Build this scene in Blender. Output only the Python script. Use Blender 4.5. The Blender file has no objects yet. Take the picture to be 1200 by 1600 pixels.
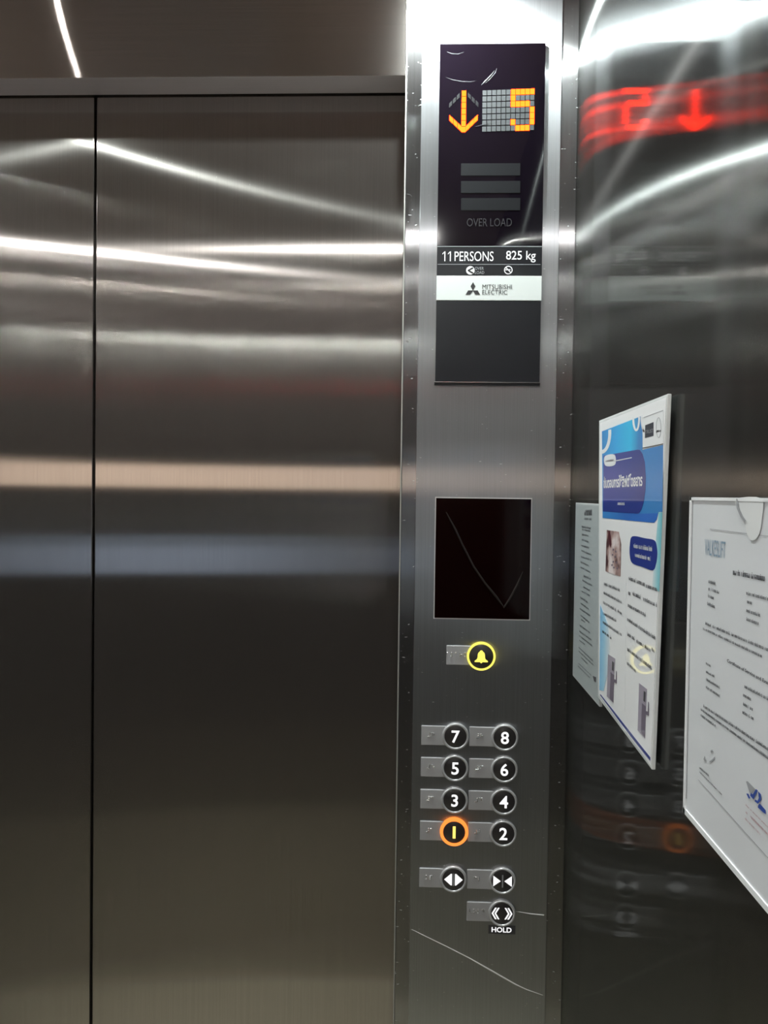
import bpy, bmesh, math, random
from mathutils import Vector, Matrix

# ------------------------------------------------------------------ camera
SC = bpy.context.scene
COL = SC.collection
FPX, YAW, PITCH, ROLL = 1286.6, 0.0410756, -0.0223778, 0.0130939
EYE = 1.54
def cam_axes():
    cy, sy, cp, sp, cr, sr = math.cos(YAW), math.sin(YAW), math.cos(PITCH), math.sin(PITCH), math.cos(ROLL), math.sin(ROLL)
    f = Vector((-sy*cp, cy*cp, sp)); r0 = Vector((cy, sy, 0)); u0 = r0.cross(f)
    return r0*cr + u0*sr, u0*cr - r0*sr, f
R_, U_, F_ = cam_axes()
cd = bpy.data.cameras.new('camera'); cam = bpy.data.objects.new('camera', cd); COL.objects.link(cam)
m = Matrix((R_, U_, -F_)).transposed().to_4x4(); m.translation = Vector((0, 0, EYE)); cam.matrix_world = m
cd.sensor_fit = 'VERTICAL'; cd.sensor_height = 36; cd.lens = FPX/1600*36; cd.clip_start = 0.01
SC.camera = cam

# ------------------------------------------------------------------ world, exposure
W = bpy.data.worlds.new('world'); SC.world = W; W.use_nodes = True
W.node_tree.nodes['Background'].inputs[0].default_value = (0.02, 0.02, 0.02, 1)
W.node_tree.nodes['Background'].inputs[1].default_value = 0.2
vs = SC.view_settings; vs.view_transform = 'Standard'; vs.look = 'None'; vs.gamma = 1; vs.use_curve_mapping = False
vs.exposure = 1.36
SC.cycles.glossy_bounces = 7; SC.cycles.max_bounces = 9; SC.cycles.diffuse_bounces = 4
SC.cycles.transparent_max_bounces = 8
SC.cycles.sample_clamp_indirect = 60
SC.cycles.caustics_reflective = True

# room layout (metres, camera stands over the origin, +Y towards the doors)
YF = 1.113          # face of the front return
YD = 1.165          # face of the door leaves
XR = 0.2047         # right wall
XL = -1.137         # left wall
YB = -0.237         # rear wall
XJ = -0.0227        # right edge of door opening
XS = -0.466         # seam
XJL = 2*XS - XJ
ZD = EYE + 0.5588   # lintel underside
ZC = EYE + 0.70     # ceiling

def ray(px, py):
    return F_ + R_*((px-600)/FPX) - U_*((py-800)/FPX)
def front(px, py, y=YF):
    a = ray(px, py); a = a*(y/a.y); return a.x, a.z + EYE
def wall(px, py, x=XR):
    a = ray(px, py); a = a*(x/a.x); return a.y, a.z + EYE

# ------------------------------------------------------------------ materials
def mat(name):
    M = bpy.data.materials.new(name); M.use_nodes = True; nt = M.node_tree
    for n in list(nt.nodes): nt.nodes.remove(n)
    out = nt.nodes.new('ShaderNodeOutputMaterial')
    return M, nt, out
def grain(nt, col, amp, scale, seedv=0.0):
    """streaky tint along the hairline: scale = (x,y,z) noise stretch in world space"""
    g = nt.nodes.new('ShaderNodeNewGeometry'); mp = nt.nodes.new('ShaderNodeMapping')
    mp.inputs['Scale'].default_value = scale; mp.inputs['Location'].default_value = (seedv, seedv, seedv)
    nt.links.new(g.outputs['Position'], mp.inputs[0])
    n = nt.nodes.new('ShaderNodeTexNoise'); n.inputs['Scale'].default_value = 1; n.inputs['Detail'].default_value = 3
    nt.links.new(mp.outputs[0], n.inputs[0])
    r = nt.nodes.new('ShaderNodeMapRange'); r.inputs[1].default_value = .3; r.inputs[2].default_value = .7
    r.inputs[3].default_value = 1-amp; r.inputs[4].default_value = 1+amp
    nt.links.new(n.outputs[0], r.inputs[0])
    c = nt.nodes.new('ShaderNodeVectorMath'); c.operation = 'SCALE'
    c.inputs[0].default_value = col; nt.links.new(r.outputs[0], c.inputs['Scale'])
    return c.outputs[0]
def lobe(nt, colsock, along, across, tangent):
    """anisotropic metal lobe: `along` = spread along the tangent, `across` = spread at right angles to it"""
    b = nt.nodes.new('ShaderNodeBsdfAnisotropic')
    r = math.sqrt(along*across); a = 1-along/r if along <= across else -(1-across/r)
    b.inputs['Roughness'].default_value = math.sqrt(r); b.inputs['Anisotropy'].default_value = a
    t = nt.nodes.new('ShaderNodeCombineXYZ')
    for i in range(3): t.inputs[i].default_value = tangent[i]
    nt.links.new(t.outputs[0], b.inputs['Tangent']); nt.links.new(colsock, b.inputs['Color'])
    return b.outputs[0]
def mixs(nt, f, a, b):
    x = nt.nodes.new('ShaderNodeMixShader')
    if isinstance(f, float): x.inputs[0].default_value = f
    else: nt.links.new(f, x.inputs[0])
    nt.links.new(a, x.inputs[1]); nt.links.new(b, x.inputs[2]); return x.outputs[0]
def steel(name, col, lobes, tangent, gscale, amp=.06, scratch=0.0, haze=None):
    """lobes: list of (weight, along, across)"""
    M, nt, out = mat(name)
    cs = grain(nt, col, amp, gscale)
    tot = 0; cur = None
    for w, al, ac in lobes:
        s = lobe(nt, cs, al, ac, tangent); tot += w
        cur = s if cur is None else mixs(nt, float(w/tot), cur, s)
    if haze:
        d = nt.nodes.new('ShaderNodeBsdfDiffuse'); d.inputs[0].default_value = (*haze[1], 1)
        cur = mixs(nt, haze[0], cur, d.outputs[0])
    if scratch > 0:
        g = nt.nodes.new('ShaderNodeNewGeometry'); mp = nt.nodes.new('ShaderNodeMapping')
        mp.inputs['Scale'].default_value = (150, 260, 420); nt.links.new(g.outputs['Position'], mp.inputs[0])
        n = nt.nodes.new('ShaderNodeTexNoise'); n.inputs['Scale'].default_value = 1; n.inputs['Detail'].default_value = 1.5
        nt.links.new(mp.outputs[0], n.inputs[0])
        r = nt.nodes.new('ShaderNodeMapRange'); r.inputs[1].default_value = .728; r.inputs[2].default_value = .76
        r.inputs[4].default_value = scratch
        nt.links.new(n.outputs[0], r.inputs[0])
        d = nt.nodes.new('ShaderNodeBsdfDiffuse'); d.inputs[0].default_value = (.8, .82, .82, 1)
        cur = mixs(nt, r.outputs[0], cur, d.outputs[0])
    nt.links.new(cur, out.inputs[0]); return M
def pbr(name, col, rough=.5, metal=0.0, coat=0.0, coat_rough=.03, spec=.5, emis=None, estr=0.0):
    M, nt, out = mat(name)
    p = nt.nodes.new('ShaderNodeBsdfPrincipled')
    p.inputs['Base Color'].default_value = (*col, 1); p.inputs['Roughness'].default_value = rough
    p.inputs['Metallic'].default_value = metal; p.inputs['Coat Weight'].default_value = coat
    p.inputs['Coat Roughness'].default_value = coat_rough; p.inputs['Specular IOR Level'].default_value = spec
    if emis: p.inputs['Emission Color'].default_value = (*emis, 1); p.inputs['Emission Strength'].default_value = estr
    nt.links.new(p.outputs[0], out.inputs[0]); return M
def emit(name, col, s):
    M, nt, out = mat(name); e = nt.nodes.new('ShaderNodeEmission')
    e.inputs[0].default_value = (*col, 1); e.inputs[1].default_value = s
    nt.links.new(e.outputs[0], out.inputs[0]); return M
def srgb(r, g, b):
    f = lambda v: (v/255/12.92) if v/255 <= .04045 else ((v/255+.055)/1.055)**2.4
    return (f(r), f(g), f(b))

VG = (900, 900, 6)      # noise stretch for vertical hairline
HG = (6, 900, 900)      # for horizontal hairline
UPV = (0, 0, 1)
M_door = steel('door_hairline_steel', (.42, .395, .375), [(.98, .004, .20), (.02, .10, .55)], UPV, VG, haze=(.02, (.5, .46, .44)))
M_jamb = steel('jamb_hairline_steel', (.40, .40, .41), [(.90, .008, .28), (.10, .12, .5)], UPV, VG, .08, .5)
M_plate = steel('faceplate_steel', (.51, .52, .545), [(.52, .015, .32), (.48, .15, .5)], UPV, VG, .05, .5)
M_head = steel('header_hairline_steel', (.44, .41, .39), [(.95, .008, .35), (.05, .1, .5)], (1, 0, 0), HG)
M_soffit = steel('soffit_steel', (.62, .58, .62), [(1, .08, .4)], (1, 0, 0), HG, haze=(.35, (.5, .47, .5)))
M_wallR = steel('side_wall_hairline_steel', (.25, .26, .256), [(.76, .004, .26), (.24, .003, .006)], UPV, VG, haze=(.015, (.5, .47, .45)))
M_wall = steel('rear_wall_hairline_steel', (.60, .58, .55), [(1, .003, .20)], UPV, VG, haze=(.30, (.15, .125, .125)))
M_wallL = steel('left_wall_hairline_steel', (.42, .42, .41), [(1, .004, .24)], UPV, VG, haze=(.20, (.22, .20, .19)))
M_black = pbr('black_gap', (.004, .004, .004), .6)
M_ceil = pbr('dark_painted_ceiling', (.26, .215, .195), .5)
M_floor = pbr('beige_floor_tile', (.58, .54, .41), .35)
M_glass = pbr('black_display_glass', (.003, .002, .004), .06, coat=1, coat_rough=.02)
M_plastic = pbr('black_plastic', (.006, .0065, .009), .35, spec=.3)
M_white = pbr('white_plate', (.60, .63, .62), .4)
M_ink = pbr('black_ink', (.02, .02, .022), .5)
M_wink = pbr('white_ink', (.8, .8, .82), .5)
M_gink = pbr('grey_ink', (.30, .31, .33), .5)
M_led = emit('lit_led', (1.0, .0155, .0012), 17.0)
M_seg = pbr('unlit_led_cell', srgb(60, 62, 64), .45, spec=.2)
M_segr = pbr('unlit_led_cell_beside_lit_ones', srgb(112, 106, 108), .5)
M_segd = pbr('unlit_bar', srgb(15, 16, 19), .45, spec=.15)
M_faint = pbr('faint_lettering', srgb(22, 21, 26), .4)
M_chrome = pbr('bright_metal', (.75, .75, .76), .18, 1)
M_bez = pbr('clear_button_ring', (.46, .46, .47), .3, .35, coat=1)
M_cap = pbr('dark_button_cap', (.034, .031, .031), .3)
M_sym = emit('backlit_white_symbol', (1, 1, 1), .43)
M_braille = pbr('braille_plate_metal', (.42, .42, .43), .42, .3)
M_yel = emit('lit_yellow_ring', (1.0, .86, .14), .50)
M_org = emit('lit_orange_ring', (1.0, .25, .045), .62)
M_amb = emit('lit_amber_digit', (1.0, .62, .12), .75)

# ------------------------------------------------------------------ mesh helpers
def obj(name, bm, M, parent=None, bevel=0.0, seg=2, smooth=False):
    me = bpy.data.meshes.new(name); bmesh.ops.recalc_face_normals(bm, faces=bm.faces); bm.to_mesh(me); bm.free()
    if smooth:
        for p in me.polygons: p.use_smooth = True
    o = bpy.data.objects.new(name, me); COL.objects.link(o)
    for x in (M if isinstance(M, (list, tuple)) else [M]): me.materials.append(x)
    if parent: o.parent = parent
    if bevel:
        b = o.modifiers.new('bevel', 'BEVEL'); b.width = bevel; b.segments = seg; b.limit_method = 'ANGLE'
    return o
def box(bm, x0, x1, y0, y1, z0, z1):
    vs_ = [bm.verts.new((x, y, z)) for x in (x0, x1) for y in (y0, y1) for z in (z0, z1)]
    for f in ((0,1,3,2), (4,6,7,5), (0,4,5,1), (2,3,7,6), (0,2,6,4), (1,5,7,3)):
        bm.faces.new([vs_[i] for i in f])
def boxes(*bs):
    bm = bmesh.new()
    for b in bs: box(bm, *b)
    return bm
def prism(bm, pts, y0, y1):
    """outline in (x,z) pushed from y0 to y1"""
    a = [bm.verts.new((x, y0, z)) for x, z in pts]; b = [bm.verts.new((x, y1, z)) for x, z in pts]
    bm.faces.new(a); bm.faces.new(b[::-1]); n = len(pts)
    for i in range(n): bm.faces.new((a[i], a[(i+1) % n], b[(i+1) % n], b[i]))
def prismw(bm, pts, x0, x1):
    """outline in (y,z) pushed from x0 to x1"""
    a = [bm.verts.new((x0, y, z)) for y, z in pts]; b = [bm.verts.new((x1, y, z)) for y, z in pts]
    bm.faces.new(a); bm.faces.new(b[::-1]); n = len(pts)
    for i in range(n): bm.faces.new((a[i], a[(i+1) % n], b[(i+1) % n], b[i]))
def prismx(bm, pts, x0, x1):
    prismw(bm, pts, x0, x1)
def lathe(bm, prof, cx, cy, cz, n=48):
    """profile [(radius, depth towards viewer)] turned about the Y axis"""
    rings = []
    for r, d in prof:
        if r < 1e-6: rings.append([bm.verts.new((cx, cy-d, cz))])
        else: rings.append([bm.verts.new((cx+r*math.cos(2*math.pi*k/n), cy-d, cz+r*math.sin(2*math.pi*k/n))) for k in range(n)])
    for a, b in zip(rings, rings[1:]):
        for k in range(n):
            v = [a[k % len(a)], a[(k+1) % len(a)], b[(k+1) % len(b)], b[k % len(b)]]
            u = []
            for q in v:
                if q not in u: u.append(q)
            if len(u) > 2:
                try: bm.faces.new(u)
                except ValueError: pass
def lathez(bm, prof, cx, cy, cz, n=40):
    rings = [[bm.verts.new((cx+r*math.cos(2*math.pi*k/n), cy+r*math.sin(2*math.pi*k/n), cz-d)) for k in range(n)] for r, d in prof]
    for a, b in zip(rings, rings[1:]):
        for k in range(n): bm.faces.new((a[k], a[(k+1) % n], b[(k+1) % n], b[k]))
    return rings
def empty(name, loc, label, cat, group=None):
    o = bpy.data.objects.new(name, None); COL.objects.link(o); o.location = loc; o.empty_display_size = .02
    o['label'] = label; o['category'] = cat
    if group: o['group'] = group
    return o
def attach(o, parent):
    o.parent = parent
    root = parent
    while root.parent: root = root.parent
    o.matrix_parent_inverse = Matrix.Translation(-root.location) if parent == root else Matrix.Identity(4)
    if parent != root: o.matrix_parent_inverse = Matrix.Identity(4)
    return o
def part(name, bm, M, parent, label=None, **k):
    o = obj(name, bm, M, None, **k); attach(o, parent)
    if label: o['label'] = label
    return o
def struct(name, bm, M, **k):
    o = obj(name, bm, M, None, **k); o['kind'] = 'structure'; return o
def text_mesh(s, w=None, h=None, depth=0.0, bold=0.0, shear=0.0):
    """flat text as a mesh in the XY plane, origin at its lower left, scaled to w by h"""
    c = bpy.data.curves.new('t', 'FONT'); c.body = s; c.size = 1; c.offset = bold; c.shear = shear; c.resolution_u = 4
    o = bpy.data.objects.new('t', c); COL.objects.link(o)
    dg = bpy.context.evaluated_depsgraph_get(); me = bpy.data.meshes.new_from_object(o.evaluated_get(dg))
    bpy.data.objects.remove(o); bpy.data.curves.remove(c)
    xs = [v.co.x for v in me.vertices] or [0, 1]; ys = [v.co.y for v in me.vertices] or [0, 1]
    x0, x1, y0, y1 = min(xs), max(xs), min(ys), max(ys)
    sx = w/(x1-x0) if w else None; sy = h/(y1-y0) if h else None
    sx = sx or sy; sy = sy or sx
    bm = bmesh.new(); bm.from_mesh(me); bpy.data.meshes.remove(me)
    for v in bm.verts: v.co = Vector(((v.co.x-x0)*sx, (v.co.y-y0)*sy, 0))
    return bm
def put(bm, fn):
    for v in bm.verts: v.co = Vector(fn(v.co.x, v.co.y))
    return bm
def join(dst, src):
    me = bpy.data.meshes.new('j'); src.to_mesh(me); src.free(); dst.from_mesh(me); bpy.data.meshes.remove(me)

# ------------------------------------------------------------------ shell
T = .04
struct('floor', boxes((XL-T, XR+T, YB-T, YD+.10, -.05, 0)), M_floor)
struct('ceiling', boxes((XL-T, XR+T, YB-T, YD+.10, ZC, ZC+.05)), M_ceil)
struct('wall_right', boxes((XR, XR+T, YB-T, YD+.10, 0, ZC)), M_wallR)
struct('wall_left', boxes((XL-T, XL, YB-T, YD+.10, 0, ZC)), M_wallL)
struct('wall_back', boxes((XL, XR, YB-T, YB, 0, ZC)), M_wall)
struct('wall_front', boxes((XJ, XR, YF, YD+.05, 0, ZC), (XL, XJL, YF, YD+.05, 0, ZC)), M_jamb, bevel=.0012)
hd = struct('trim_1', boxes((XJL, XJ-.0018, YF, YD-.004, ZD, ZC)), [M_head, M_soffit], bevel=.0008)
for p_ in hd.data.polygons:
    if p_.normal.z < -.9: p_.material_index = 1
def wedge(x0, x1, z0, z1, d):
    bm = bmesh.new(); prismx(bm, [(YB-.001, z0), (YB+d, z0), (YB+.004, z1), (YB-.001, z1)], x0, x1); return bm
struct('added_tan_strip', wedge(XL+.002, XR-.002, 1.550, 1.621, .06), pbr('added_strip_tan', (.92, .72, .58), .5))  # added out of view, sloped to catch lamplight, for the doors' tan band
struct('added_blue_strip', wedge(-1.02, -.45, 1.285, 1.40, .06), pbr('added_strip_pale_blue', (.58, .72, 1.0), .5))  # unseen wedge added so the doors mirror a bluish band
bm = bmesh.new(); prism(bm, [(XL-.001, 1.550), (XL+.05, 1.550), (XL+.004, 1.621), (XL-.001, 1.621)], YB+.062, .60)
struct('added_tan_side_strip', bm, bpy.data.materials['added_strip_tan'])  # tan strip added unseen on the left side for the right wall's reflection
struct('jamb_edge_glint', boxes((XJ-.0016, XJ-.0001, YF-.0008, YF+.004, 0, ZC)), pbr('edge_glint_metal', (.40, .39, .37), .4, .4))  # thin strip added as the catch light along the opening's bevelled edge
struct('trim_2', boxes((XL, XR, YD+.06, YD+.10, 0, ZC)), M_black)
G = .0019
struct('door_1', boxes((XJL-.03, XS-G, YD, YD+.03, .01, ZD+.05)), M_door, bevel=.0012)
struct('door_2', boxes((XS+G, XJ+.03, YD, YD+.03, .01, ZD+.05)), M_door, bevel=.0012)

# ------------------------------------------------------------------ ceiling lights
def downlight(x, y, r, M, label, group):
    t = empty('downlight', (x, y, ZC), label, 'ceiling light', group)
    bm = bmesh.new()
    lathez(bm, [(r*1.02, -.004), (r*1.02, .003), (r*1.5, .004), (r*1.65, .001), (r*1.65, -.004)], x, y, ZC)
    part('trim_ring', bm, M_chrome, t, smooth=True)
    bm = bmesh.new(); rg = lathez(bm, [(r, -.001), (r, .002)], x, y, ZC); bm.faces.new(rg[1])
    part('lens', bm, M, t, label='glowing lamp lens')
M_lamp = emit('lamp_white', (1, .98, .95), 7600)
M_lampf = emit('lamp_cool_white', (.92, 1, .97), 2900)
M_weak = emit('lamp_weak', (1, .96, .90), 200)
downlight(-.97, 1.0, .010, M_lampf, 'small round downlight in the front left corner of the ceiling', None)
downlight(.0, 1.0, .0115, M_lampf, 'small round downlight in the front right corner of the ceiling above the control panel', None)
downlight(-.525, 1.055, .004, M_weak, 'tiny round lamp near the middle of the front edge of the ceiling', None)
downlight(-1.03, -.03, .0054, M_lamp, 'small round downlight in the rear left corner of the ceiling', None)
downlight(.02, -.03, .0054, M_lamp, 'small round downlight in the rear right corner of the ceiling', None)

# ------------------------------------------------------------------ control panel on the right front return
YP = YF-.0016
PX0, PX1 = front(655, 400)[0], front(868, 640)[0]
panel = empty('control_panel', ((PX0+PX1)/2, YP, 1.2), 'tall stainless steel lift control panel with a blank window and two columns of round buttons', 'control panel')
part('faceplate', boxes((PX0, PX1, YP, YF+.001, .02, ZC-.01)), M_plate, panel, bevel=.0006)
def frect(x0, y0, x1, y1):
    """pixel box on the front return -> world x0,x1,z0,z1 (upright rectangle)"""
    a = front(x0, y0); b = front(x1, y1); c = front(x0, y1); d = front(x1, y0)
    return (a[0]+c[0])/2, (b[0]+d[0])/2, (b[1]+c[1])/2, (a[1]+d[1])/2
# blank window
wx0, wx1, wz0, wz1 = frect(680, 779, 828, 966)
part('window_frame', boxes((wx0-.0012, wx1+.0012, YP-.0012, YP, wz0-.0016, wz1+.0014)), pbr('worn_bright_edge', (.6, .58, .58), .45, .3), panel, label='thin bright edge around the blank window')
M_win = pbr('dark_red_brown_glass', (.004, .0004, .0003), .08, spec=.2)
part('blank_window', boxes((wx0, wx1, YP-.0018, YP-.0010, wz0, wz1)), M_win, panel, label='blank dark red-brown glass window')

# buttons
def bar(bm, cx, cz, w, h, y0, y1, lean=0.0): prism(bm, [(cx-w/2-lean, cz-h/2), (cx+w/2-lean, cz-h/2), (cx+w/2+lean, cz+h/2), (cx-w/2+lean, cz+h/2)], y0, y1)
def flat_on_front(bm2, cx, cz, w, h, y, sx=1.0):
    return put(bm2, lambda a, b: (cx-w/2+a, y, cz-h/2+b))
def button(cx, cz, symbol, ringM, symM, label, R=.0182, inner=.83):
    bm = bmesh.new()
    lathe(bm, [(R*1.0, 0), (R*1.0, .0035), (R*.97, .0050), (R*(inner+1)/2, .0056), (R*inner, .0050), (R*(inner-.015), .0030)], cx, YP, cz)
    b = part('button', bm, ringM, panel, label, smooth=True)
    bm = bmesh.new(); lathe(bm, [(R*(inner+.005), .001), (R*(inner+.005), .0034), (R*(inner-.04), .0042), (0, .0044)], cx, YP, cz)
    c = part('cap', bm, M_cap, b, smooth=True)
    y = YP-.0047
    bm = bmesh.new(); s = .0165
    if symbol in '12345678':
        if symbol == '1': prism(bm, [(cx-.0019, cz-.0082), (cx+.0019, cz-.0082), (cx+.0019, cz+.0082), (cx-.0019, cz+.0082)], y, y+.0004)
        else:
            tb = text_mesh(symbol, h=.0168, bold=.018); w = max(v.co.x for v in tb.verts)
            join(bm, flat_on_front(tb, cx, cz, w, .0168, y))
    elif symbol == 'bell':
        pts = [(0, .0092), (.0018, .0086), (.0022, .0074), (.0042, .0058), (.0052, .003), (.0054, -.001), (.0062, -.0038), (.0085, -.0056), (.0096, -.0064), (.0096, -.0082),
               (.0016, -.0082), (.0012, -.0094), (0, -.0098)]
        full = pts + [(-a, b_) for a, b_ in pts[-2:0:-1]]
        prism(bm, [(cx+a*.92, cz+b_*.92) for a, b_ in full], y, y+.0004)
    elif symbol == 'open':
        for sg in (-1, 1):
            prism(bm, [(cx+sg*.0020, cz-.0078), (cx+sg*.0036, cz-.0078), (cx+sg*.0125, cz), (cx+sg*.0036, cz+.0078), (cx+sg*.0020, cz+.0078)], y, y+.0004)
    elif symbol == 'close':
        for sg in (-1, 1):
            prism(bm, [(cx+sg*.0125, cz-.0072), (cx+sg*.0025, cz), (cx+sg*.0125, cz+.0072)], y, y+.0004)
    elif symbol == 'hold':
        for sg in (-1, 1):
            for k, t_ in ((.0060, .0022), (.0022, .0022)):
                x0 = k+.0012
                prism(bm, [(cx+sg*x0, cz-.0078), (cx+sg*(x0+t_), cz-.0078), (cx+sg*(x0+t_+.0046), cz), (cx+sg*(x0+t_), cz+.0078), (cx+sg*x0, cz+.0078), (cx+sg*(x0+.0046), cz)], y, y+.0004)
    sy = part('symbol', bm, symM, b)
    if symbol in ('open', 'close'):
        part('centre_line', boxes((cx-.0009, cx+.0009, y, y+.0004, cz-.0085, cz+.0085)), M_gink, b)
    return b
def braille(x0, x1, cz, dots, label, h=.0262):
    bm = boxes((x0, x1, YP-.0018, YP+.0002, cz-h/2, cz+h/2))
    p = part('braille_plate', bm, M_braille, panel, label, bevel=.0007)
    bm = bmesh.new()
    for dx, dz in dots:
        lathe(bm, [(.00115, 0), (.0009, .0009), (0, .0012)], (x0+x1)/2-.004+dx, YP-.0018, cz+.001+dz, 10)
    part('braille_dots', bm, M_chrome, p, smooth=True)
BR = {'a': [(0, 0)], 'b': [(0, 0), (0, -1)], 'c': [(0, 0), (1, 0)], 'd': [(0, 0), (1, 0), (1, -1)], 'e': [(0, 0), (1, -1)],
      'f': [(0, 0), (1, 0), (0, -1)], 'g': [(0, 0), (1, 0), (0, -1), (1, -1)], 'h': [(0, 0), (0, -1), (1, -1)],
      '#': [(1, 0), (1, -1), (0, -2), (1, -2)], 'o': [(0, 0), (1, -1), (0, -2)], 'p': [(0, 0), (1, 0), (0, -1), (0, -2)], 'l': [(0, 0), (0, -1), (0, -2)],
      'r': [(0, 0), (0, -1), (1, -1), (0, -2)], 'm': [(0, 0), (1, 0), (0, -2)]}
def word(s, x=-.004, pitch=.0058, sp=.0023):
    out = []
    for i, ch in enumerate(s):
        for a, b_ in BR[ch]: out.append((x+i*pitch+a*sp, .0022+b_*sp))
    return out
rows = [(1149, 1151), (1198, 1201), (1248, 1251), (1297, 1301)]
names = [('7', '8'), ('5', '6'), ('3', '4'), ('1', '2')]
CX1, CX2 = front(710.5, 1220)[0], front(787, 1224)[0]
BL1, BL2 = front(657.3, 1220)[0], front(732, 1224)[0]
for (ya, yb), (a, b_) in zip(rows, names):
    cz = (front(710, ya)[1]+front(787, yb)[1])/2
    braille(BL1, CX1-.012, cz, word('#'+'abcdefgh'[int(a)-1]), 'braille plate left of button '+a)
    braille(BL2, CX2-.012, cz, word('#'+'abcdefgh'[int(b_)-1]), 'braille plate left of button '+b_)
    if a == '1': button(CX1, cz, '1', M_org, M_amb, 'orange-lit round button for floor 1', .0192, .79)
    else: button(CX1, cz, a, M_bez, M_sym, 'round dark button with white number '+a)
    button(CX2, cz, b_, M_bez, M_sym, 'round dark button with white number '+b_)
cz = (front(710, 1370)[1]+front(785, 1375)[1])/2
braille(BL1, CX1-.012, cz, word('op'), 'braille plate left of the door open button')
braille(BL2, CX2-.012, cz, word('cl'), 'braille plate left of the door close button')
button(CX1, cz, 'open', M_bez, M_sym, 'round door open button with outward arrows')
button(CX2, cz, 'close', M_bez, M_sym, 'round door close button with inward arrows')
cz = front(784, 1424)[1]
braille(BL2, CX2-.012, cz, word('hold', -.010), 'braille plate left of the hold button')
button(CX2, cz, 'hold', M_bez, M_sym, 'round hold button with double chevrons')
hx0, hx1, hz0, hz1 = frect(763, 1445, 805, 1458)
part('hold_label', boxes((hx0, hx1, YP-.0006, YP+.0002, hz0, hz1)), pbr('label_grey', (.05, .05, .055), .4), panel, label='small dark label reading HOLD')
tb = text_mesh('HOLD', w=(hx1-hx0)*.74, h=.0070, bold=.02)
part('hold_lettering', flat_on_front(tb, (hx0+hx1)/2-.0005, (hz0+hz1)/2, (hx1-hx0)*.74, .0070, YP-.0008), M_sym, panel)
ax, az = front(751.5, 1024.5)
bx0 = front(697.5, 1024)[0]
braille(bx0, ax-.012, az+.0005, word('alarm', -.0125), 'braille plate left of the alarm button', .0262)
button(ax, az, 'bell', M_yel, M_yel, 'yellow-lit round alarm button with a bell', .0192, .865)

# ------------------------------------------------------------------ floor indicator
ix0, ix1, iz0, iz1 = frect(686, 72, 850, 386)
YI = YP-.004
ind = empty('floor_indicator', ((ix0+ix1)/2, YI, (iz0+iz1)/2), 'black lift display with an orange down arrow and number 5 above its capacity strip', 'display')
gx0, gx1 = front(683, 330)[0], front(846.5, 330)[0]
gx0 = (front(687, 74)[0]+front(681, 540)[0])/2; gx1 = (front(854, 69)[0]+front(841, 570)[0])/2
zT = front(770, 71.5)[1]; z1 = front(765, 387)[1]; z2 = front(764, 415)[1]; z3 = front(763, 432.5)[1]; z4 = front(762, 471.5)[1]; z5 = front(760, 598.5)[1]
part('display_glass', boxes((gx0, gx1, YI, YP, z1+.0006, zT)), M_glass, ind, bevel=.0004)
part('capacity_strip', boxes((gx0, gx1, YI, YP, z3+.0005, z1-.0006)), M_plastic, ind, bevel=.0003)
part('logo_plate', boxes((gx0, gx1, YI-.0003, YP, z4+.0004, z3-.0002)), M_white, ind, label='white plate with a black three-diamond logo', bevel=.0003)
part('cover_plate', boxes((gx0, gx1-.0005, YI, YP, z5+.0005, z4-.0003)), M_plastic, ind, label='blank black cover plate', bevel=.0003)
part('bottom_lip', boxes((gx0-.001, gx1, YI-.0015, YP, z5-.0035, z5)), M_plastic, ind)
part('bright_edge', boxes((gx0-.0005, gx1, YI-.0022, YI-.0010, z5-.0004, z5+.0004)), M_chrome, ind)
part('strip_line', boxes((gx0+.001, gx1-.002, YI-.0003, YI+.0002, z2-.0003, z2+.0003), (gx0+.0005, gx1-.001, YI-.0003, YI+.0002, z1-.0005, z1+.0003)), M_gink, ind)
def ftext(name, s, x0, y0, x1, y1, M, y, bold=0.0, parent=ind):
    a, b_, c, d = frect(x0, y0, x1, y1)
    tb = text_mesh(s, w=b_-a, h=d-c, bold=bold)
    return part(name, put(tb, lambda u, v: (a+u, y, c+v)), M, parent)
YT = YI-.0005
ftext('persons_text', 'PERSONS', 710, 395, 770.5, 410, M_wink, YT)
bm = bmesh.new()
for px in (693, 701.5):
    a, b_, c, d = frect(px-3, 395, px+3, 410)
    box(bm, b_-.0016, b_-.0003, YT, YT+.0002, c, d); prism(bm, [(b_-.0016, d), (b_-.0016, d-.0014), (a+.0009, d-.0040), (a+.0009, d-.0028)], YT, YT+.0002)
part('persons_number', bm, M_wink, ind)
ftext('weight_text', '825 kg', 790, 394, 836, 412, M_wink, YT, .006)
# overload pictogram and no smoking pictogram
cx, cz = front(734.5, 424.3)
bm = bmesh.new(); lathe(bm, [(.0056, 0), (.0056, .0003), (0, .0003)], cx, YI, cz, 32)
p = part('overload_symbol', bm, M_wink, ind)
bm = bmesh.new()
for sg in (-1, 1): prism(bm, [(cx+.004, cz+sg*.0028), (cx+.003, cz+sg*.0042), (cx-.0036, cz+sg*.0004), (cx-.003, cz-sg*.0006)], YI-.0006, YI-.0002)
part('arrow_mark', bm, M_plastic, p)
ftext('overload_text', 'OVER\nLOAD', 741.5, 419, 756, 430, M_gink, YT)
cx, cz = front(793.5, 423.8)
bm = bmesh.new()
lathe(bm, [(.0056, 0), (.0056, .0003), (.0045, .0003), (.0045, 0)], cx, YI, cz, 32)
bm2 = [(cx-.0036, cz+.0030), (cx-.0028, cz+.0038), (cx+.0038, cz-.0030), (cx+.0030, cz-.0038)]; prism(bm, bm2, YI-.0004, YI)
box(bm, cx-.004, cx+.0028, YI-.0004, YI, cz-.0002, cz+.0010)
part('no_smoking_symbol', bm, M_wink, ind)
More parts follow.
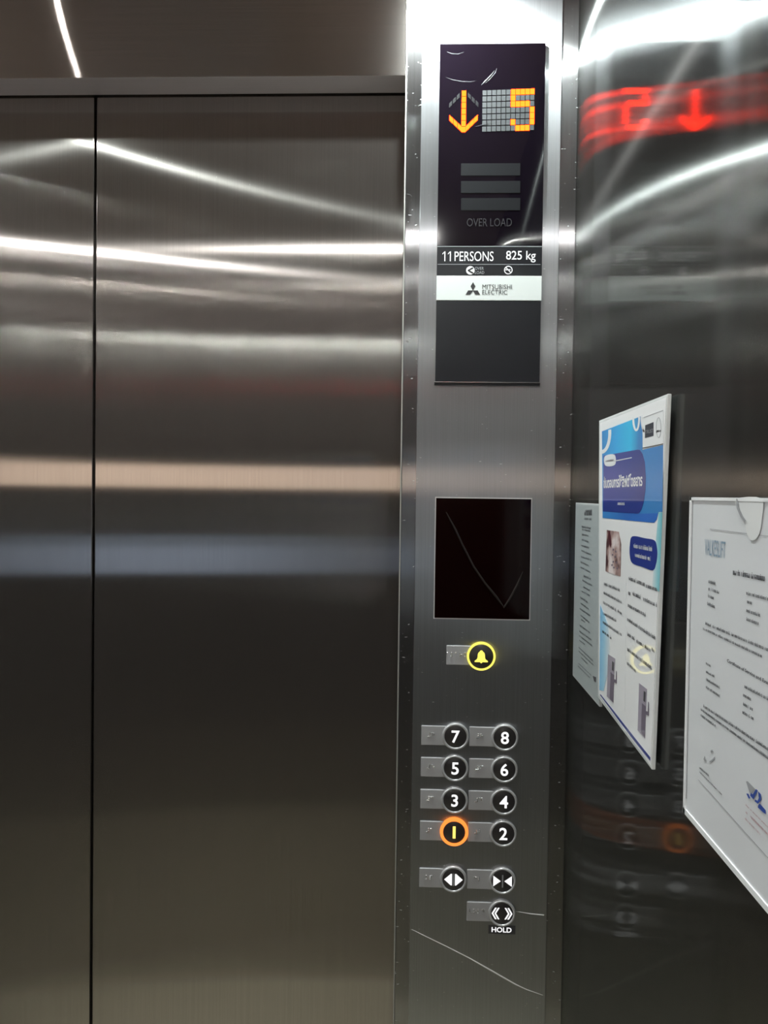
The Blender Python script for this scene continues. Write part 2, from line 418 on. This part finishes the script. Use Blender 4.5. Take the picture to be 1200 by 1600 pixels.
# logo: three rhombi and two lines of lettering
lx, lz = front(738.5, 452.5)
bm = bmesh.new(); s = .0105
def rhomb(ang):
    d = Vector((math.sin(ang), math.cos(ang))); n = Vector((d.y, -d.x))
    P0 = Vector((lx, lz-.0025)); return [(P0), (P0+d*s*.52+n*s*.30), (P0+d*s*1.04), (P0+d*s*.52-n*s*.30)]
for k in range(3): prism(bm, [(q.x, q.y) for q in rhomb(k*2*math.pi/3)], YI-.0006, YI-.0002)
part('logo', bm, M_ink, ind, label='black three-diamond logo')
ftext('maker_name', 'MITSUBISHI', 753, 446.3, 799, 453.4, M_ink, YI-.0006)
ftext('maker_name', 'ELECTRIC', 753, 454.9, 792, 461.6, M_ink, YI-.0006)
# dot matrix
gx = [front(572.5/4.2857+0, 0)]
def cell(bm, px, py, w=6.0, h=7.6, lean=0.0, y=YT):
    cx, cz = front(px, py); k = 1/1156.0
    a, b_ = w*k/2, h*k/2
    prism(bm, [(cx-a, cz-b_-lean*k), (cx+a, cz-b_+lean*k), (cx+a, cz+b_+lean*k), (cx-a, cz+b_-lean*k)], y, y+.0003)
five = ['11111', '10000', '11110', '00001', '00001', '10001', '01110']
off = bmesh.new(); lit = bmesh.new()
for r in range(7):
    for c in range(11):
        px = 756.6+c*7.42-r*.10; py = 148.6+r*9.37-(c*.24)
        on = c >= 6 and five[r][c-6] == '1'
        cell(lit if on else off, px, py, 6.6 if on else 6.2, 8.3 if on else 7.7)
part('unlit_cells', off, M_seg, ind, label='grey unlit cells of the dot matrix')
part('number_cells', lit, M_led, ind, label='glowing orange number 5')
ar = bmesh.new()
for r in range(7): cell(ar, 724.6-r*.13, 149.2+r*9.35, 6.6, 8.2)
for k in range(3):
    cell(ar, 717.6-k*6.4, 201.8-k*6.0, 5.7, 8.0, -2.7); cell(ar, 730.4+k*6.3, 201.6-k*6.2, 5.7, 8.0, 2.7)
part('down_arrow', ar, M_led, ind, label='glowing orange down arrow')
up = bmesh.new()
for k in range(3):
    cell(up, 715.6-k*5.9, 154.2+k*5.9, 4.5, 7.0, 2.2); cell(up, 733.0+k*5.9, 153.6+k*5.9, 4.5, 7.0, -2.2)
part('up_arrow', up, M_segd, ind, label='unlit chevron of the up arrow')
for y0, y1 in ((258, 277), (285.5, 304), (312, 331)):
    a, b_, c, d = frect(720, y0, 812, y1)
    part('unlit_bar', boxes((a, b_, YT, YI+.0002, c, d)), M_segd, ind)
ftext('overload_lettering', 'OVER LOAD', 729, 343.5, 799, 356, M_faint, YT)

def ridge_strip(name, pts, wpx, M, parent, y, dy=.0003):
    """thin tapering ridge for film wrinkles and drawn light lines, along pixel points on the front return"""
    bm = bmesh.new(); P = [front(a, b_, y) for a, b_ in pts]; n = len(P); rows_ = []
    for i, (a, b_) in enumerate(P):
        q0 = P[max(i-1, 0)]; q1 = P[min(i+1, n-1)]; t_ = Vector((q1[0]-q0[0], q1[1]-q0[1])).normalized(); nn = Vector((-t_.y, t_.x))
        w = wpx[i]/1156/2.6
        rows_.append([bm.verts.new((a+nn.x*w, y, b_+nn.y*w)), bm.verts.new((a, y-dy-w*.5, b_)), bm.verts.new((a-nn.x*w, y, b_-nn.y*w))])
    for r0, r1 in zip(rows_, rows_[1:]):
        bm.faces.new((r0[0], r1[0], r1[1], r0[1])); bm.faces.new((r0[1], r1[1], r1[2], r0[2]))
    return part(name, bm, M, parent, smooth=True)
M_film = pbr('clear_film_ridge', (.07, .07, .08), .4, coat=.4)
M_reflline = pbr('dull_reflection_ridge', (.010, .006, .005), .5, spec=.3)
M_lightline = pbr('bright_light_line', (.62, .62, .61), .4, coat=1)
ridge_strip('film_and_light_ridge', [(698, 81), (706, 84), (716, 84.5), (725, 81.5)], [.5, 1.6, 1.6, .5], M_film, ind, YI)
ridge_strip('film_and_light_ridge', [(697, 121), (708, 125), (722, 127.5), (735, 128), (745, 126)], [.4, 1.5, 1.8, 1.4, .4], M_film, ind, YI)
ridge_strip('film_and_light_ridge', [(752, 133), (758, 127), (766, 119), (773, 110)], [1, 2.6, 2.4, .6], M_film, ind, YI)
ridge_strip('film_and_light_ridge', [(757, 131), (764, 125), (774, 114), (776, 107)], [.4, 1.2, 1.2, .5], M_film, ind, YI)
ridge_strip('film_and_light_ridge', [(742, 198), (752, 195.5), (765, 193)], [.4, 1.2, .5], M_film, ind, YI-.0006)
ridge_strip('film_and_light_ridge', [(697, 800), (712, 828), (722, 850), (740, 885), (757, 910), (775, 932), (787, 948)], [2, 4, 4, 4, 4, 5, 2], M_reflline, panel, YP-.0018)  # dull ridges drawn as the faint V-shaped reflection in the window
ridge_strip('film_and_light_ridge', [(787, 950), (799, 932), (809, 913), (817, 893)], [3, 5, 5, 1], M_reflline, panel, YP-.0018)
ridge_strip('film_and_light_ridge', [(643, 1452), (665, 1463), (700, 1480), (735, 1498), (770, 1518), (805, 1538), (822, 1546), (848, 1555)], [1, 1.6, 2.0, 2.4, 3.4, 3.0, 2, .6], M_lightline, panel, YP)  # raised bright ridge stands in for a streak of light on the faceplate
ridge_strip('film_and_light_ridge', [(806, 1424), (830, 1428), (850, 1430)], [.8, 2.2, 2.6], M_lightline, panel, YP)  # shorter light streak, likewise built as a bright ridge

# ------------------------------------------------------------------ notices on the right wall
def quad_sheet(bm, c4, x0, x1, n=1):
    prismw(bm, c4, x0, x1)
def wp(px, py, x=XR): return wall(px, py, x)
RND = random.Random(4)
def scribble(bm, p0, p1, h, x, seed=0, word_gap=.07):
    """illegible line of small print between two wall points (y,z); h = letter height"""
    rnd = random.Random(seed); y0, z0 = p0; y1, z1 = p1
    L = math.hypot(y1-y0, z1-z0); d = ((y1-y0)/L, (z1-z0)/L); t = 0
    def q(a, b, c, e):   # a..b along, c..e up
        v = [bm.verts.new((x, y0+d[0]*s, z0+d[1]*s+u)) for s, u in ((a, c), (b, c), (b, e), (a, e))]
        bm.faces.new(v)
    st = h*.22
    while t < L-h*.3:
        if rnd.random() < word_gap: t += h*.5; continue
        w = h*rnd.choice((.42, .5, .58)); k = rnd.randrange(5)
        q(t, t+st, 0, h*.72)
        if k != 0: q(t+w-st, t+w, 0, h*.72*rnd.choice((1, 1, .55)))
        if k in (1, 3): q(t, t+w, h*.60, h*.72)
        if k in (2, 4): q(t, t+w, 0, h*.13)
        if k == 3: q(t+st, t+w, h*.3, h*.42)
        if rnd.random() < .25: q(t+w*.3, t+w*.9, h*.84, h*.96)
        t += w+h*.16
def lines(bm, specs, x):
    for i, (a, b_, c, d, hp) in enumerate(specs):
        p0, p1 = wp(a, b_, x), wp(c, d, x); pt = wp(a, b_-hp, x)
        scribble(bm, p0, p1, abs(pt[1]-p0[1])*1.15, x, seed=i*7+int(a))
def wtext(name, s, a, b_, c, d, hp, x, M, parent, bold=0.0, label=None):
    p0, p1 = wp(a, b_, x), wp(c, d, x); pt = wp(a, b_-hp, x)
    L = math.hypot(p1[0]-p0[0], p1[1]-p0[1]); H = abs(pt[1]-p0[1])
    dy, dz = (p1[0]-p0[0])/L, (p1[1]-p0[1])/L
    tb = text_mesh(s, w=L, h=H, bold=bold)
    return part(name, put(tb, lambda u, v: (x, p0[0]+dy*u, p0[1]+dz*u+v)), M, parent, label)
def flat(pts, x, th=.00008):
    bm = bmesh.new(); prismw(bm, [wp(a, b_, x) for a, b_ in pts], x, x+th); return bm
def smooth_poly(pts, n=6):
    """closed Catmull-Rom through pixel points"""
    out = []; N = len(pts)
    for i in range(N):
        p0, p1, p2, p3 = pts[i-1], pts[i], pts[(i+1) % N], pts[(i+2) % N]
        for k in range(n):
            t_ = k/n
            out.append(tuple(.5*((2*p1[j])+(-p0[j]+p2[j])*t_+(2*p0[j]-5*p1[j]+4*p2[j]-p3[j])*t_*t_+(-p0[j]+3*p1[j]-3*p2[j]+p3[j])*t_**3) for j in (0, 1)))
    return out
def gradmat(name, stops, y0, y1, axis=1, coat=1.0):
    """printed gradient across the sheet in world position"""
    M, nt, out = mat(name)
    g = nt.nodes.new('ShaderNodeNewGeometry'); s = nt.nodes.new('ShaderNodeSeparateXYZ'); nt.links.new(g.outputs['Position'], s.inputs[0])
    r = nt.nodes.new('ShaderNodeMapRange'); r.inputs[1].default_value = y0; r.inputs[2].default_value = y1; nt.links.new(s.outputs[axis], r.inputs[0])
    c = nt.nodes.new('ShaderNodeValToRGB'); nt.links.new(r.outputs[0], c.inputs[0])
    e = c.color_ramp.elements
    e[0].position = stops[0][0]; e[0].color = (*stops[0][1], 1); e[1].position = stops[-1][0]; e[1].color = (*stops[-1][1], 1)
    for p_, cl in stops[1:-1]: q = e.new(p_); q.color = (*cl, 1)
    p = nt.nodes.new('ShaderNodeBsdfPrincipled'); nt.links.new(c.outputs[0], p.inputs['Base Color'])
    p.inputs['Roughness'].default_value = .45; p.inputs['Coat Weight'].default_value = coat; p.inputs['Coat Roughness'].default_value = .02
    nt.links.new(p.outputs[0], out.inputs[0]); return M
PK = dict(rough=.45, coat=1.0, coat_rough=.02)
M_paper = pbr('glossy_white_paper', (.93, .94, .96), **PK)
M_acr = pbr('clear_acrylic_edge', (.75, .78, .78), .12, coat=.5)
M_greyp = pbr('grey_paper', (.36, .40, .41), .4, coat=.5)
M_cert = pbr('pale_grey_paper', (.68, .70, .73), .45, coat=.6)
M_navy = pbr('navy_print', srgb(24, 50, 140), **PK)
M_navyd = pbr('dark_navy_print', srgb(14, 30, 105), **PK)
M_wp = pbr('white_print', (.88, .9, .92), **PK)
M_tx = pbr('dark_text_print', (.05, .05, .06), .5)
M_txg = pbr('blue_grey_print', srgb(120, 145, 165), .5)
M_red = pbr('faded_red_print', srgb(190, 150, 158), .5)
M_blp = pbr('blue_logo_print', srgb(40, 70, 150), .5)
M_man = pbr('mauve_print', srgb(168, 160, 176), **PK)
M_mand = pbr('dark_mauve_print', srgb(118, 108, 126), **PK)

# grey notice beside the corner
x = XR-.003
gy0, gy1 = 1.0620, .906; gzt, gzb = EYE-.0083, EYE-.2303
n1 = empty('notice', (XR, (gy0+gy1)/2, gzb), 'narrow grey notice on the right wall half hidden behind the blue poster', 'notice')
part('holder', boxes((x, XR-.0002, gy1, gy0, gzb, gzt)), M_acr, n1, label='clear acrylic holder')
part('sheet', boxes((x-.0003, x, gy1+.001, gy0-.001, gzb+.002, gzt-.0015)), M_greyp, n1, label='grey printed sheet')
bm = bmesh.new()
lines(bm, [(914, 800, 925, 800, 4), (913, 805.5, 925, 805, 6), (913, 812, 924.5, 812.5, 3), (909, 824, 923, 827, 3), (909, 828, 922, 831, 2.5), (909, 836, 919, 838, 2.5), (909, 844, 920, 848, 2.5), (908, 853, 920, 857, 2.5),
  (908, 861, 924, 868, 2.5), (908, 871, 924, 876, 2.5), (907, 879, 920, 885, 2.5), (907, 887, 922, 895, 2.5), (912, 901, 923, 906, 3), (910, 908, 925, 916, 3), (911, 918, 922, 924, 2.5), (909, 925, 922, 932, 2.5),
  (906, 934, 919, 943, 3), (907, 943, 920, 953, 2.5), (906, 952, 922, 963, 2.5), (907, 962, 921, 974, 2.5), (908, 969, 914, 973, 2.5), (906, 978, 922, 990, 2.5), (905, 987, 924, 1001, 2.5), (905, 994, 925, 1010, 2.5), (905, 1001, 914, 1008, 2),
  (904, 1012, 926, 1033, 2), (904, 1018, 927, 1040, 2), (908, 1028, 918, 1038, 2), (904, 1037, 924, 1056, 1.5), (903, 1041, 922, 1060, 1.5)], x-.0005)
part('printed_text', bm, M_tx, n1)
part('small_logo', flat([(926, 1056), (931, 1058), (931, 1066), (928, 1064)], x-.0006), M_tx, n1)

# pale certificate at the right edge
x = XR-.004
cy0, cy1 = .6148, .305; czt, czb = EYE+.0003, EYE-.2332
n2 = empty('certificate', (XR, (cy0+cy1)/2, czb), 'large pale grey certificate in an acrylic holder at the right edge of the photo', 'notice')
part('holder', boxes((x, XR-.0002, cy1, cy0, czb, czt)), M_acr, n2, label='clear acrylic holder with white edges', bevel=.0006)
part('edge_strip', boxes((x-.0012, x, cy0-.0045, cy0-.0002, czb, czt), (x-.0012, x, cy1, cy0, czb, czb+.004), (x-.0012, x, cy1, cy0, czt-.0022, czt)), M_wp, n2, label='bright edge of the acrylic holder')
part('dark_edge', boxes((x-.0006, x, cy0-.0062, cy0-.0048, czb+.012, czt-.003)), M_gink, n2)
part('sheet', boxes((x-.0004, x, cy1+.004, cy0-.006, czb+.004, czt-.002)), M_cert, n2, label='pale grey printed sheet')
xs = x-.0007
wtext('certificate_heading', 'VALKESLIFT', 1101, 866.5, 1133, 873, 25, xs, M_txg, n2, .0)
bm = bmesh.new()
lines(bm, [(1145, 898, 1195, 908, 8), (1107, 911, 1118, 914, 5), (1107, 922.5, 1124, 928, 5), (1106, 933, 1115, 937, 5), (1105, 945, 1117, 951, 5),
  (1166, 929, 1216, 943, 5), (1166, 942, 1179, 946, 5), (1166, 956, 1188, 964, 5), (1165, 969, 1187, 977.5, 5),
  (1102, 976, 1240, 1035, 4.5), (1098, 983.5, 1191, 1028, 4), 
  (1103, 1038, 1111, 1043, 4), (1103, 1051, 1117, 1059, 3.5), (1103, 1063, 1124, 1076, 4), (1103, 1075, 1125, 1090, 4),
  (1162, 1074, 1230, 1111, 5), (1161, 1088, 1173, 1095, 5), (1161, 1102, 1176, 1111, 5), (1160, 1115, 1178, 1126, 5),
  (1099, 1105, 1240, 1200, 4.5), (1095, 1110, 1240, 1216, 4), (1095, 1119, 1118, 1136, 4),
  (1093, 1201, 1108, 1214, 3.5), (1093, 1207, 1128, 1243, 2.5)], xs)
part('printed_text', bm, M_tx, n2)
wtext('certificate_title', 'Certificate of Service and Examination by Lift', 1136, 1036, 1240, 1094, 7, xs, M_tx, n2, .02)
bm = flat([(1109, 826), (1200, 837.2), (1240, 843), (1240, 844), (1200, 838.2), (1109, 827)], xs); 
bm2 = flat([(1091, 1217.5), (1200, 1340), (1240, 1390), (1240, 1391.3), (1200, 1341.3), (1091, 1218.5)], xs); part('ruled_line', bm, M_gink, n2)
part('ruled_line', bm2, M_gink, n2)
bm = flat([(1099, 1186), (1101, 1181), (1103, 1188), (1101, 1190)], xs); join(bm, flat([(1108, 1190), (1112, 1187), (1117, 1182), (1116, 1187), (1110, 1192)], xs)); join(bm, flat([(1110, 1173), (1113, 1171), (1114, 1174), (1111, 1176)], xs))
part('signature', bm, M_gink, n2)
bm = flat([(1165.5, 1221), (1168, 1220.5), (1180, 1233), (1177, 1236), (1173, 1241), (1171, 1238)], xs)
part('logo', bm, M_gink, n2)
bm = flat([(1172, 1243), (1173, 1239), (1176, 1241.5), (1181, 1233), (1184, 1235), (1177, 1249)], xs-.0002)
join(bm, flat([(1184.5, 1236.5), (1188.5, 1241), (1189, 1250), (1184, 1256), (1179, 1252), (1180, 1249), (1183.5, 1251.5), (1185.5, 1247)], xs-.0002))
join(bm, flat([(1185, 1257.5), (1187, 1255.5), (1196, 1266), (1196.5, 1272), (1193, 1270), (1184, 1261.5)], xs-.0002))
join(bm, flat([(1166, 1240), (1169, 1240), (1172, 1247), (1170, 1248)], xs-.0002))
part('logo', bm, M_blp, n2, label='blue slanted logo')
bm = bmesh.new(); lines(bm, [(1165, 1258.5, 1210, 1304, 2.5), (1165, 1270, 1168, 1273, 3), (1172, 1277, 1210, 1316, 4), (1164, 1280, 1188, 1305, 3)], xs)
part('address_text', bm, M_red, n2, label='faded red lettering')
# thumb notch in the holder
bm = flat(smooth_poly([(1150, 779), (1152, 792), (1158, 806), (1164, 814), (1166, 830), (1172, 843), (1180, 843), (1187, 832), (1190, 812), (1190, 779)], 4), x-.0010)
part('thumb_notch', bm, pbr('pale_notch', (.80, .82, .83), .4, coat=1), n2, label='pale rounded thumb notch at the holder top')
bm = flat([(1150, 779), (1152, 779), (1154, 793), (1160, 806), (1166, 814), (1163, 815), (1157, 808), (1151, 794)], x-.0015)
part('notch_edge', bm, M_gink, n2)

# blue poster
A, B, C, D_ = (936, 657), (1043, 615), (1018, 1203), (934, 1090)
x = XR-.007
def inset(poly, k):
    cx = sum(p[0] for p in poly)/4; cy = sum(p[1] for p in poly)/4
    return [(p[0]+(cx-p[0])*k, p[1]+(cy-p[1])*k*.4) for p in poly]
n3 = empty('poster', (XR, wp(980, 900, XR)[0], wp(980, 1145, XR)[1]), 'blue and white lift safety poster in a white-edged acrylic holder on the right wall', 'poster')
bm = bmesh.new(); prismw(bm, [wp(*p, x) for p in (A, B, C, D_)], x, XR-.0035)
part('holder', bm, M_acr, n3, label='acrylic holder with bright edges', bevel=.0008)
sh = [(937.5, 661.5), (1040.5, 621), (1016.5, 1196), (935.5, 1086)]
part('sheet', flat(sh, x-.0004, .0003), M_paper, n3, label='white poster sheet')
x1_, x2_, x3_, x4_ = x-.00052, x-.00066, x-.00078, x-.00088
yA, yB = wp(940, 700, x)[0], wp(1036, 700, x)[0]
M_blue = gradmat('blue_gradient_print', [(0, srgb(35, 140, 215)), (.30, srgb(25, 175, 245)), (.55, srgb(30, 200, 250)), (.68, srgb(45, 135, 205)), (1, srgb(60, 135, 205))], yA, yB)
part('blue_background', flat([(940.5, 674), (1003.5, 649.5), (1004, 703), (1036, 695), (1035, 800), (1029, 800), (1026, 812), (1022, 816.5), (1014, 816), (941.5, 809)], x1_), M_blue, n3, label='blue printed background')
part('lower_band', flat([(942, 799), (1001, 802.5), (1028, 802), (1026, 812), (1022, 816.8), (1014, 816.3), (941.5, 809.3)], x1_-.00005), gradmat('blue_band_print', [(0, srgb(60, 150, 225)), (.5, srgb(40, 110, 200)), (1, srgb(45, 110, 205))], yA, yB), n3)
M_navg = gradmat('navy_gradient_print', [(0, srgb(48, 60, 160)), (.5, srgb(44, 62, 150)), (1, srgb(60, 60, 125))], yA, yB)
part('title_panel', flat([(943, 712), (996, 702.5), (1000, 703), (1004, 709), (1007.5, 722), (1009, 745), (1008.5, 765), (1006, 783), (1002, 796), (998.5, 802), (995, 802.5), (942, 799)], x2_), M_navg, n3, label='dark blue title panel')
part('title_panel_foot', flat([(942.2, 784), (1005.7, 784.5), (1002, 796), (998.5, 802), (995, 802.5), (942, 799)], x2_-.00004), M_navy, n3)
wtext('headline', 'ขั้นตอนการใช้ลิฟต์โดยสาร', 943, 763, 1003.5, 759.5, 18, x3_, M_wp, n3, .03, 'white Thai headline')
part('small_tab', flat(smooth_poly([(945, 713), (960, 710.5), (960.8, 726), (946, 727.5)], 5), x3_), M_wp, n3)
part('tab_line', flat([(961, 719.6), (987, 714.4), (987, 715.6), (961, 721)], x3_), M_wp, n3)
bm = bmesh.new(); lines(bm, [(946, 722, 959, 720, 3)], x4_); part('tab_text', bm, M_mand, n3)
bm = bmesh.new(); lines(bm, [(965, 789, 975.5, 789.5, 5)], x3_-.00005); part('subtitle', bm, M_wp, n3)
# rings along the top
def ring(cxp, cyp, rx, ry, t_, a0, a1, n=18):
    o_ = [(cxp+rx*math.cos(a0+(a1-a0)*k/n), cyp+ry*math.sin(a0+(a1-a0)*k/n)) for k in range(n+1)]
    i_ = [(cxp+(rx-t_)*math.cos(a0+(a1-a0)*k/n), cyp+(ry-t_*1.3)*math.sin(a0+(a1-a0)*k/n)) for k in range(n, -1, -1)]
    return o_+i_
part('white_ring', flat(ring(940, 676, 15, 33, 4.5, -.15, math.pi/2), x2_), M_wp, n3)
part('white_ring', flat(ring(994, 652, 6.2, 22, 3.0, -.02, math.pi+.02), x2_), M_wp, n3)
part('white_ring', flat(ring(1007, 652, 6, 24, 2.5, math.pi/2, math.pi+.1), x2_), M_wp, n3)
part('logo_box', flat([(1004.5, 652), (1036.5, 640), (1036, 693.5), (1004, 702)], x2_), M_wp, n3, label='white box with two small logos')
part('logo_box_rule', flat([(1005.5, 652), (1036, 640.5), (1036, 641.6), (1005.5, 653)], x3_), M_gink, n3)
part('logo_box_rule', flat([(1004, 699.5), (1036, 693), (1036, 694), (1004, 700.7)], x3_), M_ink, n3)
part('black_logo', flat([(1008, 664.5), (1021, 659.5), (1021, 681), (1007.5, 684.5)], x3_), M_navyd, n3)
M_navyd.node_tree.nodes['Principled BSDF'].inputs['Base Color'].default_value = (*srgb(18, 32, 50), 1)
wtext('black_logo_text', 'TRUST', 1008.5, 678, 1020.5, 675.5, 5.5, x4_, M_gink, n3, 0)
part('oval_logo', flat(ring(1029, 668, 4, 16, .7, 0, 2*math.pi, 28), x3_), M_gink, n3)
bm = flat([(1026, 672.5), (1028.5, 672), (1027.5, 675)], x3_); lines(bm, [(1025, 676, 1033, 674, 3)], x3_); part('oval_logo_mark', bm, M_ink, n3)
# side gradient, photograph, pills, paragraphs
yC, yE = wp(1020, 850, x)[0], wp(1034, 850, x)[0]
part('cyan_edge', flat([(1029, 800.5), (1034.8, 800.5), (1030, 925), (1019, 915), (1024, 850)], x1_-.00005), gradmat('cyan_fade_print', [(0, srgb(238, 241, 243)), (.6, srgb(165, 220, 230)), (1, srgb(110, 195, 210))], yC, yE), n3)
yG, yH = wp(939, 1000, x)[0], wp(955, 1000, x)[0]
part('pale_blue_edge', flat([(937.8, 945), (950, 975), (953, 1010), (950, 1050), (943, 1080), (936.5, 1078)], x1_-.00005), gradmat('pale_blue_fade_print', [(0, srgb(140, 205, 248)), (.35, srgb(165, 220, 250)), (1, srgb(238, 241, 243))], yG, yH), n3)
M_photo, nt, out = mat('brown_photo_print')
g = nt.nodes.new('ShaderNodeNewGeometry'); mp = nt.nodes.new('ShaderNodeMapping'); mp.inputs['Scale'].default_value = (1, 22, 30); mp.inputs['Rotation'].default_value = (.4, 0, 0)
nt.links.new(g.outputs['Position'], mp.inputs[0]); nz = nt.nodes.new('ShaderNodeTexNoise'); nz.inputs['Scale'].default_value = 1.6; nz.inputs['Detail'].default_value = 4
nt.links.new(mp.outputs[0], nz.inputs[0]); cr = nt.nodes.new('ShaderNodeValToRGB'); nt.links.new(nz.outputs[0], cr.inputs[0])
e = cr.color_ramp.elements; e[0].position = .36; e[0].color = (*srgb(80, 45, 50), 1); e[1].position = .62; e[1].color = (*srgb(238, 226, 226), 1)
q = e.new(.48); q.color = (*srgb(190, 160, 155), 1)
pb = nt.nodes.new('ShaderNodeBsdfPrincipled'); nt.links.new(cr.outputs[0], pb.inputs['Base Color']); pb.inputs['Coat Weight'].default_value = 1; pb.inputs['Coat Roughness'].default_value = .02
nt.links.new(pb.outputs[0], out.inputs[0])
part('printed_photo', flat([(948, 828), (967, 831), (970.5, 850), (969.5, 901), (960, 898), (946, 892.5)], x2_), M_photo, n3, label='brown and white photo of hands')
part('photo_shadow', flat([(950, 829), (953, 829.5), (955.5, 850), (954, 856), (951, 845)], x3_), pbr('maroon_print', srgb(85, 30, 42), **PK), n3)
bm = bmesh.new()
for k, (a, b_) in enumerate([(957, 858), (961, 861), (956, 866), (960, 869), (957, 877), (962, 878), (958, 886), (963, 887), (955, 882)]): join(bm, flat([(a, b_), (a+2, b_-1), (a+2.2, b_+2), (a+.3, b_+2.5)], x3_))
part('photo_dots', bm, M_mand, n3)
part('blue_pill', flat(smooth_poly([(988, 838), (1008, 841), (1022, 844), (1026, 853), (1027, 866), (1025, 881), (1020, 891), (1004, 886), (988, 880), (984, 868), (984, 852)], 4), x2_), M_navy, n3, label='dark blue rounded box with white lettering')
bm = bmesh.new(); lines(bm, [(990, 856, 1019, 861.5, 6.5), (992, 870, 1016.5, 876.5, 6)], x3_); part('pill_text', bm, M_wp, n3)
bm = bmesh.new()
lines(bm, [(943.5, 914, 968, 924, 4.5), (943, 928, 971, 943, 4.5), (942.5, 943, 962, 955, 4.5), (965, 956, 971.5, 961, 4), (942, 960, 963, 972, 4.5), (942, 974, 971, 994, 4.5), (941, 988, 955, 999, 4.5)], x2_)
lines(bm, [(982, 906, 1007, 916, 6), (1009.5, 918, 1027.5, 924.5, 6), (981.5, 929, 985, 930.5, 6), (988, 930, 1001, 936, 6), (1005, 938.5, 1027, 949, 6), (981, 948, 1009.5, 964, 5.5), (980, 970, 1023.5, 999.5, 5.5),
   (980, 993, 992, 1001, 5.5), (994.5, 1004, 1005, 1011, 5.5), (1007, 1012, 1016, 1018.5, 5.5), (1018, 1016, 1023, 1021, 5.5), (980, 1016.5, 1018.5, 1047, 5.5), (979.5, 1038, 994, 1051.5, 5)], x2_)
part('body_text', bm, M_tx, n3, label='black Thai paragraphs')
part('centre_rule', flat([(978, 905), (978.6, 905), (976.3, 1110), (975.7, 1110)], x2_), M_wp, n3)
def panelpic(ox, oy, s, k):
    part('panel_picture', flat([(ox, oy), (ox+11*s, oy+7*s+k), (ox+8*s, oy+76*s+k), (ox-2*s, oy+66*s)], x2_), M_man, n3, label='small mauve picture of a lift panel')
    part('picture_detail', flat([(ox+6.5*s, oy+11*s), (ox+9*s, oy+13*s), (ox+8.5*s, oy+27*s), (ox+6*s, oy+25*s)], x3_), M_tx, n3)
    bm = flat([(ox+4*s, oy+28*s), (ox+9.5*s, oy+33*s), (ox+8*s, oy+76*s), (ox+2.5*s, oy+69*s)], x3_)
    join(bm, flat([(ox+9*s, oy+39*s), (ox+12*s, oy+40*s), (ox+12.5*s, oy+26*s), (ox+13.5*s, oy+27*s), (ox+13.5*s, oy+46*s), (ox+9*s, oy+44*s)], x3_))
    part('picture_detail', bm, M_mand, n3)
panelpic(950, 1022, 1.0, 0)
panelpic(998.5, 1067, 1.12, 2)
part('bottom_rule', flat([(937, 1085), (939, 1085.5), (973, 1129), (1016, 1183.5), (1015.5, 1188.5), (985, 1150)], x2_), M_navy, n3, label='dark blue rule along the bottom edge')
